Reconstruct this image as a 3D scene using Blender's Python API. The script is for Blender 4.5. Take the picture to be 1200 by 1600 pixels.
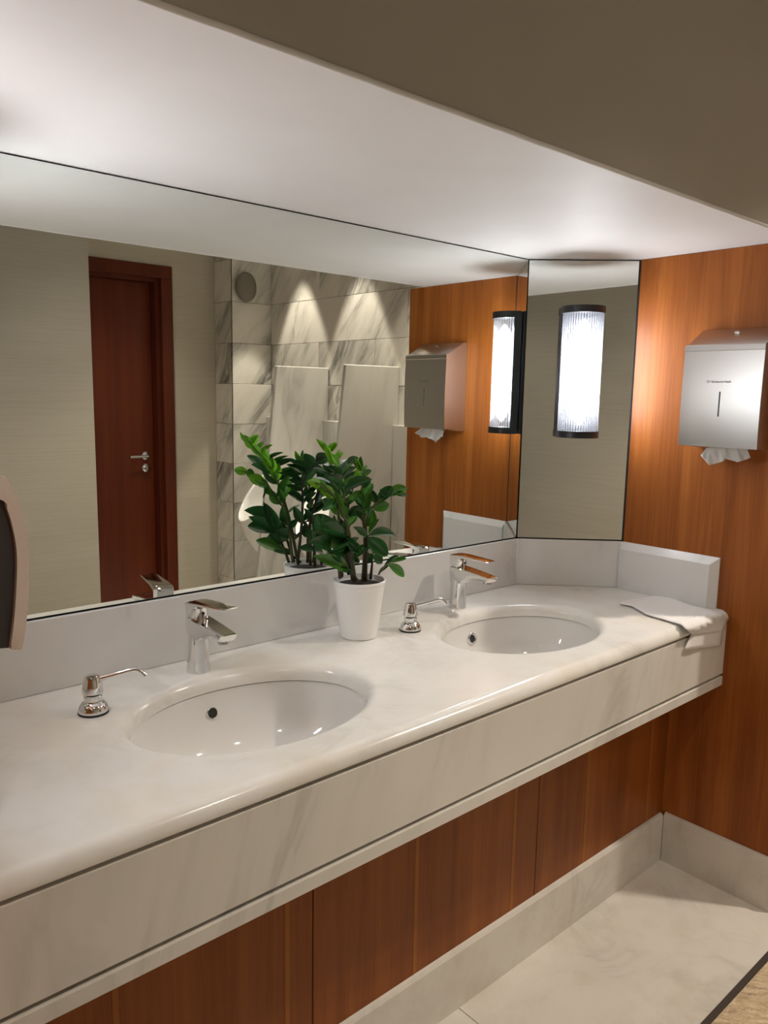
import bpy, bmesh, math, random
from mathutils import Vector, Matrix
import numpy as np
for o in list(bpy.data.objects): bpy.data.objects.remove(o)
S = bpy.context.scene
COL = S.collection
PI = math.pi
FZ = 0.86                       # counter top height above the floor

# ------------------------------------------------------------------ camera
CP = Vector((-1.987, -1.5829, 0.6105 + FZ))
YAW, PITCH, ROLL, FPX = 0.7256, -0.1498, 0.0173, 1212.18
_fw = Vector((math.sin(YAW)*math.cos(PITCH), math.cos(YAW)*math.cos(PITCH), math.sin(PITCH)))
_rt = Vector((math.cos(YAW), -math.sin(YAW), 0)); _up = _rt.cross(_fw)
RT = math.cos(ROLL)*_rt + math.sin(ROLL)*_up
UP = -math.sin(ROLL)*_rt + math.cos(ROLL)*_up
FW = _fw
cam = bpy.data.objects.new('camera', bpy.data.cameras.new('camera')); COL.objects.link(cam)
cam.data.sensor_fit = 'VERTICAL'; cam.data.sensor_height = 36; cam.data.lens = FPX/1600*36
cam.data.clip_start = 0.02
cam.matrix_world = Matrix(((RT.x, UP.x, -FW.x, CP.x), (RT.y, UP.y, -FW.y, CP.y), (RT.z, UP.z, -FW.z, CP.z), (0, 0, 0, 1)))
S.camera = cam

# ------------------------------------------------------------------ world, exposure
w = bpy.data.worlds.new('world'); S.world = w; w.use_nodes = True
w.node_tree.nodes['Background'].inputs[0].default_value = (1.0, .93, .84, 1)
w.node_tree.nodes['Background'].inputs[1].default_value = 0.02
S.view_settings.view_transform = 'Standard'; S.view_settings.look = 'None'
S.view_settings.gamma = 1; S.view_settings.use_curve_mapping = False
S.view_settings.exposure = 0.70
SCONCE_W = 72.0                 # emission of the lamp inside each sconce
DOWN_W = 36.0                   # watts of a room downlight
SPOT_W = 58.0                   # watts of a wall spot
CEIL = 2.62
ZS = FZ + 1.036                 # soffit height
ZM = FZ + 0.153                 # lower edge of the mirrors
A = 0.243                       # 45 degree corner size; the wood wall stands at x = A
XL = -1.592                      # left end of the main mirror
SY = -0.700                     # soffit front edge

def ray(u, v):
    return FW + (u-600)/FPX*RT + (800-v)/FPX*UP
def hit(u, v, ax, val):         # pixel -> point on an axis plane
    d = ray(u, v); t = (val-CP[ax])/d[ax]; return CP + t*d

# ------------------------------------------------------------------ materials
def mat(name):
    m = bpy.data.materials.new(name); m.use_nodes = True
    nt = m.node_tree; b = nt.nodes['Principled BSDF']; return m, nt, b
def N(nt, t, **k):
    n = nt.nodes.new(t)
    for a, v in k.items():
        if a in n.inputs.keys(): n.inputs[a].default_value = v
        else: setattr(n, a, v)
    return n
def plain(name, col, rough=.5, metal=0, spec=.5, coat=0, bump=0, bscale=200):
    m, nt, b = mat(name)
    b.inputs['Roughness'].default_value = rough; b.inputs['Metallic'].default_value = metal
    b.inputs['Specular IOR Level'].default_value = spec; b.inputs['Coat Weight'].default_value = coat
    tc = N(nt, 'ShaderNodeTexCoord'); nz = N(nt, 'ShaderNodeTexNoise', Scale=7.0, Detail=3.0)
    nt.links.new(tc.outputs['Object'], nz.inputs['Vector'])
    mx = N(nt, 'ShaderNodeMix', data_type='RGBA')
    nt.links.new(nz.outputs['Fac'], mx.inputs['Factor'])
    mx.inputs['A'].default_value = (*[c*.95 for c in col], 1); mx.inputs['B'].default_value = (*[min(1, c*1.04) for c in col], 1)
    nt.links.new(mx.outputs['Result'], b.inputs['Base Color'])
    if bump:
        n2 = N(nt, 'ShaderNodeTexNoise', Scale=float(bscale), Detail=3.0); nt.links.new(tc.outputs['Object'], n2.inputs['Vector'])
        bp = N(nt, 'ShaderNodeBump', Strength=bump, Distance=.002); nt.links.new(n2.outputs['Fac'], bp.inputs['Height'])
        nt.links.new(bp.outputs['Normal'], b.inputs['Normal'])
    return m
def ramp(nt, fac, stops):
    r = N(nt, 'ShaderNodeValToRGB'); e = r.color_ramp.elements
    while len(e) < len(stops): e.new(.5)
    for i, (p, c) in enumerate(stops): e[i].position = p; e[i].color = (*c, 1)
    nt.links.new(fac, r.inputs['Fac']); return r
def mapping(nt, scale, rot=(0, 0, 0), perobj=False, tex=False):
    tc = N(nt, 'ShaderNodeTexCoord'); mp = N(nt, 'ShaderNodeMapping', vector_type='TEXTURE' if tex else 'POINT')
    mp.inputs['Scale'].default_value = scale; mp.inputs['Rotation'].default_value = rot
    nt.links.new(tc.outputs['Object'], mp.inputs['Vector'])
    if perobj:
        oi = N(nt, 'ShaderNodeObjectInfo'); ml = N(nt, 'ShaderNodeVectorMath', operation='SCALE')
        ml.inputs[0].default_value = (37, 91, 53); nt.links.new(oi.outputs['Random'], ml.inputs['Scale'])
        ad = N(nt, 'ShaderNodeVectorMath', operation='ADD')
        nt.links.new(tc.outputs['Object'], ad.inputs[0]); nt.links.new(ml.outputs['Vector'], ad.inputs[1])
        nt.links.new(ad.outputs['Vector'], mp.inputs['Vector'])
    return mp.outputs['Vector']
def marble(name, base, vein, warm, rough=.2, vscale=2.2, vamt=.5, rot=(0, .5, .6), perobj=False, stretch=(1, 1, 1), tex=False):
    m, nt, b = mat(name); L = nt.links.new
    v = mapping(nt, stretch, rot, perobj, tex)
    n1 = N(nt, 'ShaderNodeTexNoise', Scale=vscale, Detail=6.0, Roughness=.6, Distortion=1.2); L(v, n1.inputs['Vector'])
    ab = N(nt, 'ShaderNodeMath', operation='SUBTRACT'); ab.inputs[1].default_value = .5; L(n1.outputs['Fac'], ab.inputs[0])
    a2 = N(nt, 'ShaderNodeMath', operation='ABSOLUTE'); L(ab.outputs[0], a2.inputs[0])
    r1 = ramp(nt, a2.outputs[0], [(0, (1, 1, 1)), (.055, (.25, .25, .25)), (.16, (0, 0, 0))])
    n2 = N(nt, 'ShaderNodeTexNoise', Scale=vscale*.8, Detail=4.0, Roughness=.55); L(v, n2.inputs['Vector'])
    r2 = ramp(nt, n2.outputs['Fac'], [(.42, (0, 0, 0)), (.72, (1, 1, 1))])
    n3 = N(nt, 'ShaderNodeTexNoise', Scale=vscale*1.9, Detail=5.0, Roughness=.6); L(v, n3.inputs['Vector'])
    r3 = ramp(nt, n3.outputs['Fac'], [(.5, (0, 0, 0)), (.75, (1, 1, 1))])
    mv = N(nt, 'ShaderNodeMath', operation='MULTIPLY'); L(r1.outputs['Color'], mv.inputs[0]); L(r2.outputs['Color'], mv.inputs[1])
    m2 = N(nt, 'ShaderNodeMath', operation='MULTIPLY_ADD'); L(r2.outputs['Color'], m2.inputs[0]); m2.inputs[1].default_value = .35; L(mv.outputs[0], m2.inputs[2])
    m3 = N(nt, 'ShaderNodeMath', operation='MULTIPLY'); L(m2.outputs[0], m3.inputs[0]); m3.inputs[1].default_value = vamt
    mw = N(nt, 'ShaderNodeMath', operation='MULTIPLY'); L(r3.outputs['Color'], mw.inputs[0]); mw.inputs[1].default_value = .55
    x1 = N(nt, 'ShaderNodeMix', data_type='RGBA'); x1.inputs['A'].default_value = (*base, 1); x1.inputs['B'].default_value = (*warm, 1); L(mw.outputs[0], x1.inputs['Factor'])
    x2 = N(nt, 'ShaderNodeMix', data_type='RGBA'); L(x1.outputs['Result'], x2.inputs['A']); x2.inputs['B'].default_value = (*vein, 1); L(m3.outputs[0], x2.inputs['Factor'])
    L(x2.outputs['Result'], b.inputs['Base Color']); b.inputs['Roughness'].default_value = rough
    return m
def wood(name, c1, c2, c3, rough=.28, coat=.25, perobj=False, zs=.9):
    m, nt, b = mat(name); L = nt.links.new
    v = mapping(nt, (14, 14, zs), (0, 0, 0), perobj)
    n1 = N(nt, 'ShaderNodeTexNoise', Scale=1.0, Detail=5.0, Roughness=.6, Distortion=.4); L(v, n1.inputs['Vector'])
    v2 = mapping(nt, (140, 140, 3.5), (0, 0, 0), perobj)
    n2 = N(nt, 'ShaderNodeTexNoise', Scale=1.0, Detail=3.0, Roughness=.6); L(v2, n2.inputs['Vector'])
    ad = N(nt, 'ShaderNodeMath', operation='MULTIPLY_ADD'); L(n2.outputs['Fac'], ad.inputs[0]); ad.inputs[1].default_value = .35
    sb = N(nt, 'ShaderNodeMath', operation='SUBTRACT'); L(n1.outputs['Fac'], sb.inputs[0]); sb.inputs[1].default_value = .175; L(sb.outputs[0], ad.inputs[2])
    r = ramp(nt, ad.outputs[0], [(.28, c1), (.5, c2), (.72, c3)])
    L(r.outputs['Color'], b.inputs['Base Color']); b.inputs['Roughness'].default_value = rough
    b.inputs['Specular IOR Level'].default_value = .24; b.inputs['Coat Weight'].default_value = coat; b.inputs['Coat Roughness'].default_value = .30
    return m
M = {}
M['counter'] = marble('counter_marble', (.86, .845, .81), (.58, .56, .51), (.77, .69, .55), .16, 2.9, .75)
M['fascia'] = marble('fascia_marble', (.78, .755, .705), (.42, .40, .36), (.74, .69, .61), .22, 1.6, .58, (0, .28, 0), stretch=(.35, 1, 1.5), tex=True)
M['splash'] = marble('splash_marble', (.79, .78, .76), (.50, .50, .49), (.74, .71, .67), .2, 2.8, .85)
M['tile'] = marble('wall_tile_marble', (.70, .665, .60), (.10, .095, .085), (.60, .55, .46), .4, 2.0, .95, (0, .65, 0), True, (.35, .5, 1.6), True)
M['tile_y'] = marble('wall_tile_marble_side', (.70, .665, .60), (.10, .095, .085), (.60, .55, .46), .4, 2.0, .95, (-.62, 0, 0), True, (.5, .35, 1.6), True)
M['slab'] = marble('slab_marble', (.57, .545, .50), (.30, .285, .26), (.52, .485, .42), .35, 2.0, .8, (.1, .25, 0), False, (.35, .35, 1.6), True)
M['floor'] = marble('floor_marble', (.77, .735, .67), (.45, .43, .385), (.60, .515, .41), .32, 3.6, .5)
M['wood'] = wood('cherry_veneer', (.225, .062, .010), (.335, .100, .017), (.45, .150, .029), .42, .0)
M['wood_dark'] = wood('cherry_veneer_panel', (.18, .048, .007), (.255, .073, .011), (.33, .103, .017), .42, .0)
M['inlay'] = plain('inlay_wood', (.36, .125, .020), .5, spec=.25)
M['door'] = wood('mahogany_door', (.085, .015, .005), (.12, .021, .006), (.15, .029, .008), .35, .1, zs=.7)
M['door_frame'] = wood('mahogany_frame', (.075, .013, .005), (.10, .018, .006), (.125, .024, .008), .35, .1)
M['white'] = plain('soffit_paint', (.765, .742, .728), .6, bump=.05, bscale=60)
M['bulk'] = plain('bulkhead_paint', (.44, .40, .33), .7)
M['ceil'] = plain('ceiling_paint', (.60, .57, .52), .8)
M['dark'] = plain('dark_joint', (.02, .018, .016), .8)
M['grout'] = plain('grout', (.33, .31, .27), .9)
M['chrome'] = plain('chrome', (.80, .80, .80), .06, 1)
M['steel'] = plain('satin_chrome', (.62, .62, .61), .22, 1)
M['ceramic'] = plain('ceramic', (.80, .785, .755), .07, 0, .5, .3)
M['pot'] = plain('pot_glaze', (.90, .89, .87), .25)
M['soil'] = plain('soil', (.018, .013, .010), .95, bump=.6, bscale=120)
M['black'] = plain('black_metal', (.018, .018, .02), .38)
M['gasket'] = plain('black_rubber', (.01, .01, .01), .5)
M['paper'] = plain('paper', (.82, .80, .78), .9, bump=.12, bscale=500)
M['cream'] = plain('cream_plastic', (.86, .77, .71), .35)
M['smoke'] = plain('smoked_plastic', (.055, .048, .050), .3)
M['dome'] = plain('taupe_plastic', (.20, .18, .15), .6)
M['print'] = plain('grey_print', (.16, .16, .16), .6)
M['stem'] = plain('stem', (.085, .09, .028), .45)
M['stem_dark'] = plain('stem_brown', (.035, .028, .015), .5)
M['pile'] = plain('carpet_pile', (.60, .47, .32), .95, bump=1.0, bscale=260)
m, nt, b = mat('carpet_fibres'); L = nt.links.new
n1 = N(nt, 'ShaderNodeTexNoise', Scale=1.0, Detail=4.0, Roughness=.7); L(mapping(nt, (.05, .008, .05), (0, 0, -.90), False, True), n1.inputs['Vector'])
r = ramp(nt, n1.outputs['Fac'], [(.32, (.34, .245, .15)), (.5, (.60, .46, .30)), (.68, (.76, .62, .43))]); L(r.outputs['Color'], b.inputs['Base Color']); b.inputs['Roughness'].default_value = .95
bp = N(nt, 'ShaderNodeBump', Strength=.9, Distance=.004); L(n1.outputs['Fac'], bp.inputs['Height']); L(bp.outputs['Normal'], b.inputs['Normal'])
M['pile'] = m
M['edge'] = plain('carpet_edge', (.06, .045, .035), .9, bump=.5, bscale=300)
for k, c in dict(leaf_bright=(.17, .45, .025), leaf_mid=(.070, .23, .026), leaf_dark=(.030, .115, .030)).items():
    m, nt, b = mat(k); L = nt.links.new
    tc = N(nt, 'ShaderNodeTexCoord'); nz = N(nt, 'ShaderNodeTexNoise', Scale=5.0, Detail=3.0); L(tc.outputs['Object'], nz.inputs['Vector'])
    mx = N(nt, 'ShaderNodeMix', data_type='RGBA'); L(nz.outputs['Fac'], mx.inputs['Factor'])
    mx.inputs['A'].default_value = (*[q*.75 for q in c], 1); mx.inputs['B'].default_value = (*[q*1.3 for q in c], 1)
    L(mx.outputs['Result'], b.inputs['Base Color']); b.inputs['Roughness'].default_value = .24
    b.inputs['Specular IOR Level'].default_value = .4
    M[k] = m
# brushed stainless
m, nt, b = mat('brushed_steel'); L = nt.links.new
n = N(nt, 'ShaderNodeTexNoise', Scale=1.0, Detail=2.0); L(mapping(nt, (2, 2, 2)), n.inputs['Vector'])
r = ramp(nt, n.outputs['Fac'], [(.3, (.28, .28, .28)), (.7, (.31, .31, .31))]); L(r.outputs['Color'], b.inputs['Roughness'])
b.inputs['Base Color'].default_value = (.62, .60, .575, 1); b.inputs['Metallic'].default_value = 1; b.inputs['Anisotropic'].default_value = 0
M['brushed'] = m
# mirror glass
m, nt, b = mat('mirror_glass'); b.inputs['Base Color'].default_value = (.80, .835, .80, 1); b.inputs['Metallic'].default_value = 1; b.inputs['Roughness'].default_value = 0.0
M['mirror'] = m
# wallpaper: fine horizontal weave
m, nt, b = mat('wallpaper'); L = nt.links.new
n1 = N(nt, 'ShaderNodeTexNoise', Scale=1.0, Detail=4.0, Roughness=.65); L(mapping(nt, (3.5, 3.5, 190)), n1.inputs['Vector'])
n2 = N(nt, 'ShaderNodeTexNoise', Scale=1.0, Detail=3.0); L(mapping(nt, (.9, .9, 9)), n2.inputs['Vector'])
ad = N(nt, 'ShaderNodeMath', operation='MULTIPLY_ADD'); L(n2.outputs['Fac'], ad.inputs[0]); ad.inputs[1].default_value = .5
sb = N(nt, 'ShaderNodeMath', operation='SUBTRACT'); L(n1.outputs['Fac'], sb.inputs[0]); sb.inputs[1].default_value = .25; L(sb.outputs[0], ad.inputs[2])
r = ramp(nt, ad.outputs[0], [(.25, (.475, .425, .335)), (.5, (.515, .465, .375)), (.78, (.555, .505, .415))]); L(r.outputs['Color'], b.inputs['Base Color'])
b.inputs['Roughness'].default_value = .6
M['paper_wall'] = m
# sconce glass: half clear, half milky; lit by the lamp behind it
m = bpy.data.materials.new('ribbed_opal_glass'); m.use_nodes = True; nt = m.node_tree; L = nt.links.new
nt.nodes.remove(nt.nodes['Principled BSDF']); out = nt.nodes['Material Output']
tr = N(nt, 'ShaderNodeBsdfTransparent'); tl = N(nt, 'ShaderNodeBsdfTranslucent'); tl.inputs['Color'].default_value = (.11, .113, .125, 1)
gl = N(nt, 'ShaderNodeBsdfGlossy'); gl.inputs['Roughness'].default_value = .1
mx = N(nt, 'ShaderNodeMixShader'); mx.inputs[0].default_value = .42; L(tr.outputs[0], mx.inputs[1]); L(tl.outputs[0], mx.inputs[2])
m2 = N(nt, 'ShaderNodeMixShader'); m2.inputs[0].default_value = .04; L(mx.outputs[0], m2.inputs[1]); L(gl.outputs[0], m2.inputs[2]); L(m2.outputs[0], out.inputs['Surface'])
M['opal'] = m
m = m.copy(); m.name = 'ribbed_opal_groove'; nt = m.node_tree
for n_ in nt.nodes:
    if n_.type == 'BSDF_TRANSLUCENT': n_.inputs['Color'].default_value = (.032, .034, .042, 1)
    if n_.type == 'BSDF_TRANSPARENT': n_.inputs['Color'].default_value = (.35, .37, .42, 1)
M['opal_groove'] = m
def emit(name, col, s):
    m = bpy.data.materials.new(name); m.use_nodes = True; nt = m.node_tree
    nt.nodes.remove(nt.nodes['Principled BSDF']); e = N(nt, 'ShaderNodeEmission', Color=(*col, 1), Strength=s)
    nt.links.new(e.outputs[0], nt.nodes['Material Output'].inputs['Surface']); return m
M['lamp'] = emit('lamp_tube', (.94, .97, 1), SCONCE_W)
M['downlens'] = emit('downlight_lens', (1, .86, .68), 12)

# ------------------------------------------------------------------ mesh helpers
def obj(name, bm, m, parent=None, smooth=False, auto=None):
    bmesh.ops.recalc_face_normals(bm, faces=bm.faces)
    me = bpy.data.meshes.new(name); bm.to_mesh(me); bm.free()
    return objm(name, me, m, parent, smooth, auto)
def objm(name, me, m, parent=None, smooth=False, auto=None):
    if m is not None and not me.materials: me.materials.append(M[m] if isinstance(m, str) else m)
    if smooth:
        for p in me.polygons: p.use_smooth = True
        if auto is not None:
            try: me.set_sharp_from_angle(angle=auto)
            except Exception: pass
    o = bpy.data.objects.new(name, me); COL.objects.link(o)
    if parent: o.parent = parent
    return o
def empty(name, loc=(0, 0, 0), rz=0):
    e = bpy.data.objects.new(name, None); COL.objects.link(e); e.location = loc; e.rotation_euler = (0, 0, rz); e.empty_display_size = .05
    return e
def tag(o, label, cat, group=None):
    o['label'] = label; o['category'] = cat
    if group: o['group'] = group
    return o
def struct(o, label=None):
    o['kind'] = 'structure'
    if label: o['label'] = label
    return o
def box(bm, x0, x1, y0, y1, z0, z1, bev=0, seg=2):
    vs = [bm.verts.new(p) for p in ((x0, y0, z0), (x1, y0, z0), (x1, y1, z0), (x0, y1, z0), (x0, y0, z1), (x1, y0, z1), (x1, y1, z1), (x0, y1, z1))]
    fs = [bm.faces.new([vs[i] for i in f]) for f in ((3, 2, 1, 0), (4, 5, 6, 7), (0, 1, 5, 4), (1, 2, 6, 5), (2, 3, 7, 6), (3, 0, 4, 7))]
    if bev:
        es = list({e for f in fs for e in f.edges})
        bmesh.ops.bevel(bm, geom=es, offset=bev, segments=seg, profile=.5, affect='EDGES')
    return bm
def B(*a, **k): return box(bmesh.new(), *a, **k)
def prism(pts, ext, axis):      # polygon in the other two axes, extruded along `axis` from ext[0] to ext[1]
    bm = bmesh.new()
    def P(p, e):
        return {0: (e, p[0], p[1]), 1: (p[0], e, p[1]), 2: (p[0], p[1], e)}[axis]
    a = [bm.verts.new(P(p, ext[0])) for p in pts]; b = [bm.verts.new(P(p, ext[1])) for p in pts]; n = len(pts)
    bm.faces.new(a); bm.faces.new(b[::-1])
    for i in range(n): bm.faces.new((a[i], a[(i+1) % n], b[(i+1) % n], b[i]))
    return bm
def lathe(bm, prof, c=(0, 0), seg=32, cap=True):
    rings = []
    for r, z in prof:
        if r < 1e-6: rings.append([bm.verts.new((c[0], c[1], z))]*seg)
        else: rings.append([bm.verts.new((c[0]+r*math.cos(2*PI*i/seg), c[1]+r*math.sin(2*PI*i/seg), z)) for i in range(seg)])
    for a, b in zip(rings, rings[1:]):
        for i in range(seg):
            f = []
            for q in (a[i], a[(i+1) % seg], b[(i+1) % seg], b[i]):
                if q not in f: f.append(q)
            if len(f) > 2: bm.faces.new(f)
    if cap:
        for rg in (rings[0], rings[-1]):
            if rg[0] is not rg[1]: bm.faces.new(rg)
    return bm
def tube(bm, pts, rad, seg=12, cap=True):
    pts = [Vector(p) for p in pts]; rads = rad if isinstance(rad, (list, tuple)) else [rad]*len(pts)
    t0 = (pts[1]-pts[0]).normalized(); nrm = t0.orthogonal().normalized(); rings = []
    for i, p in enumerate(pts):
        t = (pts[min(i+1, len(pts)-1)]-pts[max(i-1, 0)]).normalized()
        nrm = (nrm - t*nrm.dot(t)).normalized(); bn = t.cross(nrm)
        rings.append([bm.verts.new(p+rads[i]*(math.cos(2*PI*k/seg)*nrm+math.sin(2*PI*k/seg)*bn)) for k in range(seg)])
    for a, b in zip(rings, rings[1:]):
        for k in range(seg): bm.faces.new((a[k], a[(k+1) % seg], b[(k+1) % seg], b[k]))
    if cap: bm.faces.new(rings[0]); bm.faces.new(rings[-1])
    return bm
def spline(pts, n):             # Catmull-Rom through pts
    P = [Vector(p) for p in pts]; P = [2*P[0]-P[1]]+P+[2*P[-1]-P[-2]]; out = []
    m_ = len(P)-3
    for k in range(n+1):
        u = k/n*m_; i = min(int(u), m_-1); t = u-i; a, b, c, d = P[i:i+4]
        out.append(.5*((2*b)+(c-a)*t+(2*a-5*b+4*c-d)*t*t+(3*b-a-3*c+d)*t**3))
    return out
def copy_tree(o, parent=None):
    c = o.copy(); COL.objects.link(c); c.parent = parent
    for ch in list(o.children): copy_tree(ch, c)
    return c

# ------------------------------------------------------------------ the room shell
fl = struct(obj('floor', B(-3.25, 1.0, -3.1, .05, -.06, -.012), 'grout'), 'cream marble floor with thin joints')
XJ = [-3.2, -2.277, -1.497, -.717, .063+.2]
for i in range(4):              # marble slabs along the vanity
    obj('floor_slab', B(XJ[i]+.0012, (XJ[i+1]-.0012 if i < 3 else A), -.866, -.44, -.014, 0), 'floor', fl)
for i in range(5):
    for j in range(3):
        obj('floor_slab', B(-3.2+.8*i+.001, -2.4+.8*i-.001, -3.05+.6*j+.001, -2.45+.6*j-.001, -.014, 0 if j == 0 else -.0), 'floor', fl)
obj('floor_slab', B(A+.001, .89, -.866, -.72, -.014, 0), 'floor', fl)
obj('floor_slab', B(-3.2, .8, -1.249, -.867, -.014, -.001), 'floor', fl)
struct(obj('ceiling', B(-3.25, 1.0, -3.1, .05, CEIL, CEIL+.05), 'ceil'))
# carpet runner in front of the marble strip
mat_o = tag(empty('carpet_runner', (0, -.872, 0)), 'beige ribbed carpet runner with dark edge on the marble floor', 'carpet')
obj('binding', B(-2.6, .70, -.010, .006, .0, .008, bev=.002), 'edge', mat_o)
bm = bmesh.new(); rnd = random.Random(3)
nx, ny = 220, 100
g = [[None]*(ny+1) for _ in range(nx+1)]
for i in range(nx+1):
    for j in range(ny+1):
        x = -1.0+1.7*i/nx; y = -.014-.30*j/ny
        z = .0080+.0030*math.sin((.62*y+.78*x+.004*math.sin(x*23+y*40)+.003*math.sin(x*61+1))*2*PI/.014)+rnd.uniform(-.0022, .0022)
        g[i][j] = bm.verts.new((x, y, z))
for i in range(nx):
    for j in range(ny): bm.faces.new((g[i][j], g[i+1][j], g[i+1][j+1], g[i][j+1]))
pl = obj('pile', bm, 'pile', mat_o, True); pl['kind'] = 'stuff'
obj('backing', B(-2.6, .70, -.37, -.010, 0, .0045), 'pile', mat_o)

# mirror wall substrate, side walls
struct(obj('wall_back', B(-3.2, 1.0, .012, .06, 0, CEIL), 'dark'))
wr = struct(obj('wall_right', B(A, A+.10, -.795, .012, 0, ZS-.001), 'wood'), 'cherry veneer side wall of the vanity niche')
struct(obj('wall_left', B(XL-A-.10, XL-A, -.795, .012, 0, ZS-.001), 'wood'))
struct(obj('ceiling_soffit', prism([(XL-A-.1, SY), (A+.1, SY), (A+.1, .012), (XL-A-.1, .012)], (ZS, ZS+.03), 2), 'white'), 'white lowered soffit over the vanity')
struct(obj('wall_bulkhead', B(-3.2, .95, SY-.004, SY+.05, ZS+.006, CEIL), 'bulk'), 'taupe bulkhead face above the soffit')
bm = bmesh.new(); rnd = random.Random(5)       # slightly wavy plaster bead along the soffit edge
pts = [(x, SY-.003+rnd.uniform(-.0003, .0003), ZS+.003+rnd.uniform(-.0004, .0004)) for x in np.linspace(-1.95, A, 60)]
tube(bm, pts, .0045, 8); struct(obj('trim_1', bm, 'white', None, True), 'thin uneven plaster bead along the soffit edge')
# wall between wood panel end and the urinal bay
struct(obj('wall_return', B(A+.101, .95, -.735, -.70, 0, CEIL), 'paper_wall'))
YA, YB, YC = -2.15, -3.02, -2.8
def hitm(u, v, ax, val):        # pixel seen in the main mirror -> real point (mirror plane y = 0)
    d = ray(u, v); o = CP.copy()
    if ax == 1: val = -val
    t = (val-o[ax])/d[ax]; p = o+t*d; return Vector((p.x, -p.y, p.z))
xa = hitm(147, 650, 1, YA).x
struct(obj('wall_front', B(-3.2, xa, YB-.05, YA, 0, CEIL), 'paper_wall'), 'wallpapered block opposite the mirror')
struct(obj('wall_door_side', B(xa, .598, YB-.20, YB-.14, 0, CEIL), 'paper_wall'))
XF1 = .297; XF0 = XF1-.98; ZF = 2.215        # outer casing of the door
struct(obj('wall_front_door', B(XF1-.02, .598, YB-.10, YB, 0, CEIL), 'paper_wall'))
struct(obj('wall_front_lintel', B(xa, XF1-.02, YB-.10, YB, ZF-.02, CEIL), 'paper_wall'))
struct(obj('wall_left_room', B(-3.25, -3.2, -3.1, .05, 0, CEIL), 'paper_wall'))
wc = struct(obj('wall_niche', B(.61, 1.0, YB-.10, YC-.010, 0, CEIL), 'grout'), 'marble tiled wall at the end of the urinal bay')
wu = struct(obj('wall_urinal', B(.90, 1.0, YC-.01, -.70, 0, CEIL), 'grout'), 'marble tiled wall behind the urinals')
TH = .2555
rnd = random.Random(11)
for k in range(11):             # wall tiles, course by course
    z0, z1 = max(0, k*TH-.019), min((k+1)*TH-.021, CEIL)
    if z0 > CEIL-.03: continue
    obj('tile', B(.598, .612, YB+.001, YC-.0005, z0, z1, bev=.0012, seg=1), 'tile_y', wc)
    obj('tile', B(.598, .8885, YC-.012, YC+.002*(k % 2)*.3, z0, z1, bev=.0012, seg=1), 'tile', wc)
    off = (0, .26)[k % 2]; y = YC+.001
    ys = [YC]+[YC+off+.52*j for j in range(1 if off == 0 else 0, 6) if YC+off+.52*j < -.74]+[-.736]
    ys = sorted(set(round(q, 4) for q in ys))
    for y0, y1 in zip(ys, ys[1:]):
        d = rnd.uniform(0, .0012)
        obj('tile', B(.888-d, .902, y0+.0008, y1-.0008, z0, z1, bev=.0012, seg=1), 'tile_y', wu)
for y0, y1 in ((-2.799, -2.205), (-2.18, -1.577), (-1.55, -.737)):     # thicker marble dado behind the urinals
    obj('dado_panel', B(.845, .889, y0, y1, .0, 1.303, bev=.003), 'slab', wu)
# door
dr = struct(empty('door_1', (0, YB, 0)), 'dark red mahogany door with a steel lever handle')
CW = .075
cm = bmesh.new()
for a in ((XF1-CW, XF1), (XF0, XF0+CW)): box(cm, a[0], a[1], 0, .022, 0, ZF-CW, bev=.004)
obj('door_frame', cm, 'door_frame', dr)
obj('door_frame_head', B(XF0, XF1, 0, .022, ZF-CW, ZF, bev=.004), 'door_frame', dr)
jm = bmesh.new(); box(jm, XF1-CW, XF1-.02, -.14, 0, 0, ZF-CW); box(jm, XF1-CW-.022, XF1-CW, -.14, -.02, 0, ZF-CW-.022); box(jm, XF0, XF1-.02, -.14, 0, ZF-CW, ZF-.02); box(jm, XF0+CW, XF1-CW, -.14, -.02, ZF-CW-.022, ZF-CW)
obj('door_jamb', jm, 'door_frame', dr)
DX = XF1-CW-.024
lf = obj('door_leaf', B(XF0+CW, DX, -.13, -.09, .008, ZF-CW-.024, bev=.002), 'door', dr)
hx = DX-.055
hb = bmesh.new(); lathe(hb, [(.026, 0), (.026, .006), (.022, .009), (0, .009)], (0, 0), 20)
bmesh.ops.transform(hb, matrix=Matrix.Translation((hx, -.09, 1.050)) @ Matrix.Rotation(-PI/2, 4, 'X'), verts=hb.verts)
tube(hb, spline([(hx, -.085, 1.050), (hx, -.045, 1.050), (hx-.012, -.036, 1.050), (hx-.06, -.036, 1.050), (hx-.125, -.038, 1.050)], 20), .0095, 10)
obj('door_handle', hb, 'steel', lf, True, .7)
hb = bmesh.new(); lathe(hb, [(.026, 0), (.026, .006), (.022, .009), (0, .009)], (0, 0), 20)
bmesh.ops.transform(hb, matrix=Matrix.Translation((hx, -.09, .973)) @ Matrix.Rotation(-PI/2, 4, 'X'), verts=hb.verts)
box(hb, hx-.006, hx+.006, -.088, -.066, .960, .984, bev=.003)
obj('lock_rose', hb, 'steel', lf, True, .7)

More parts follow.
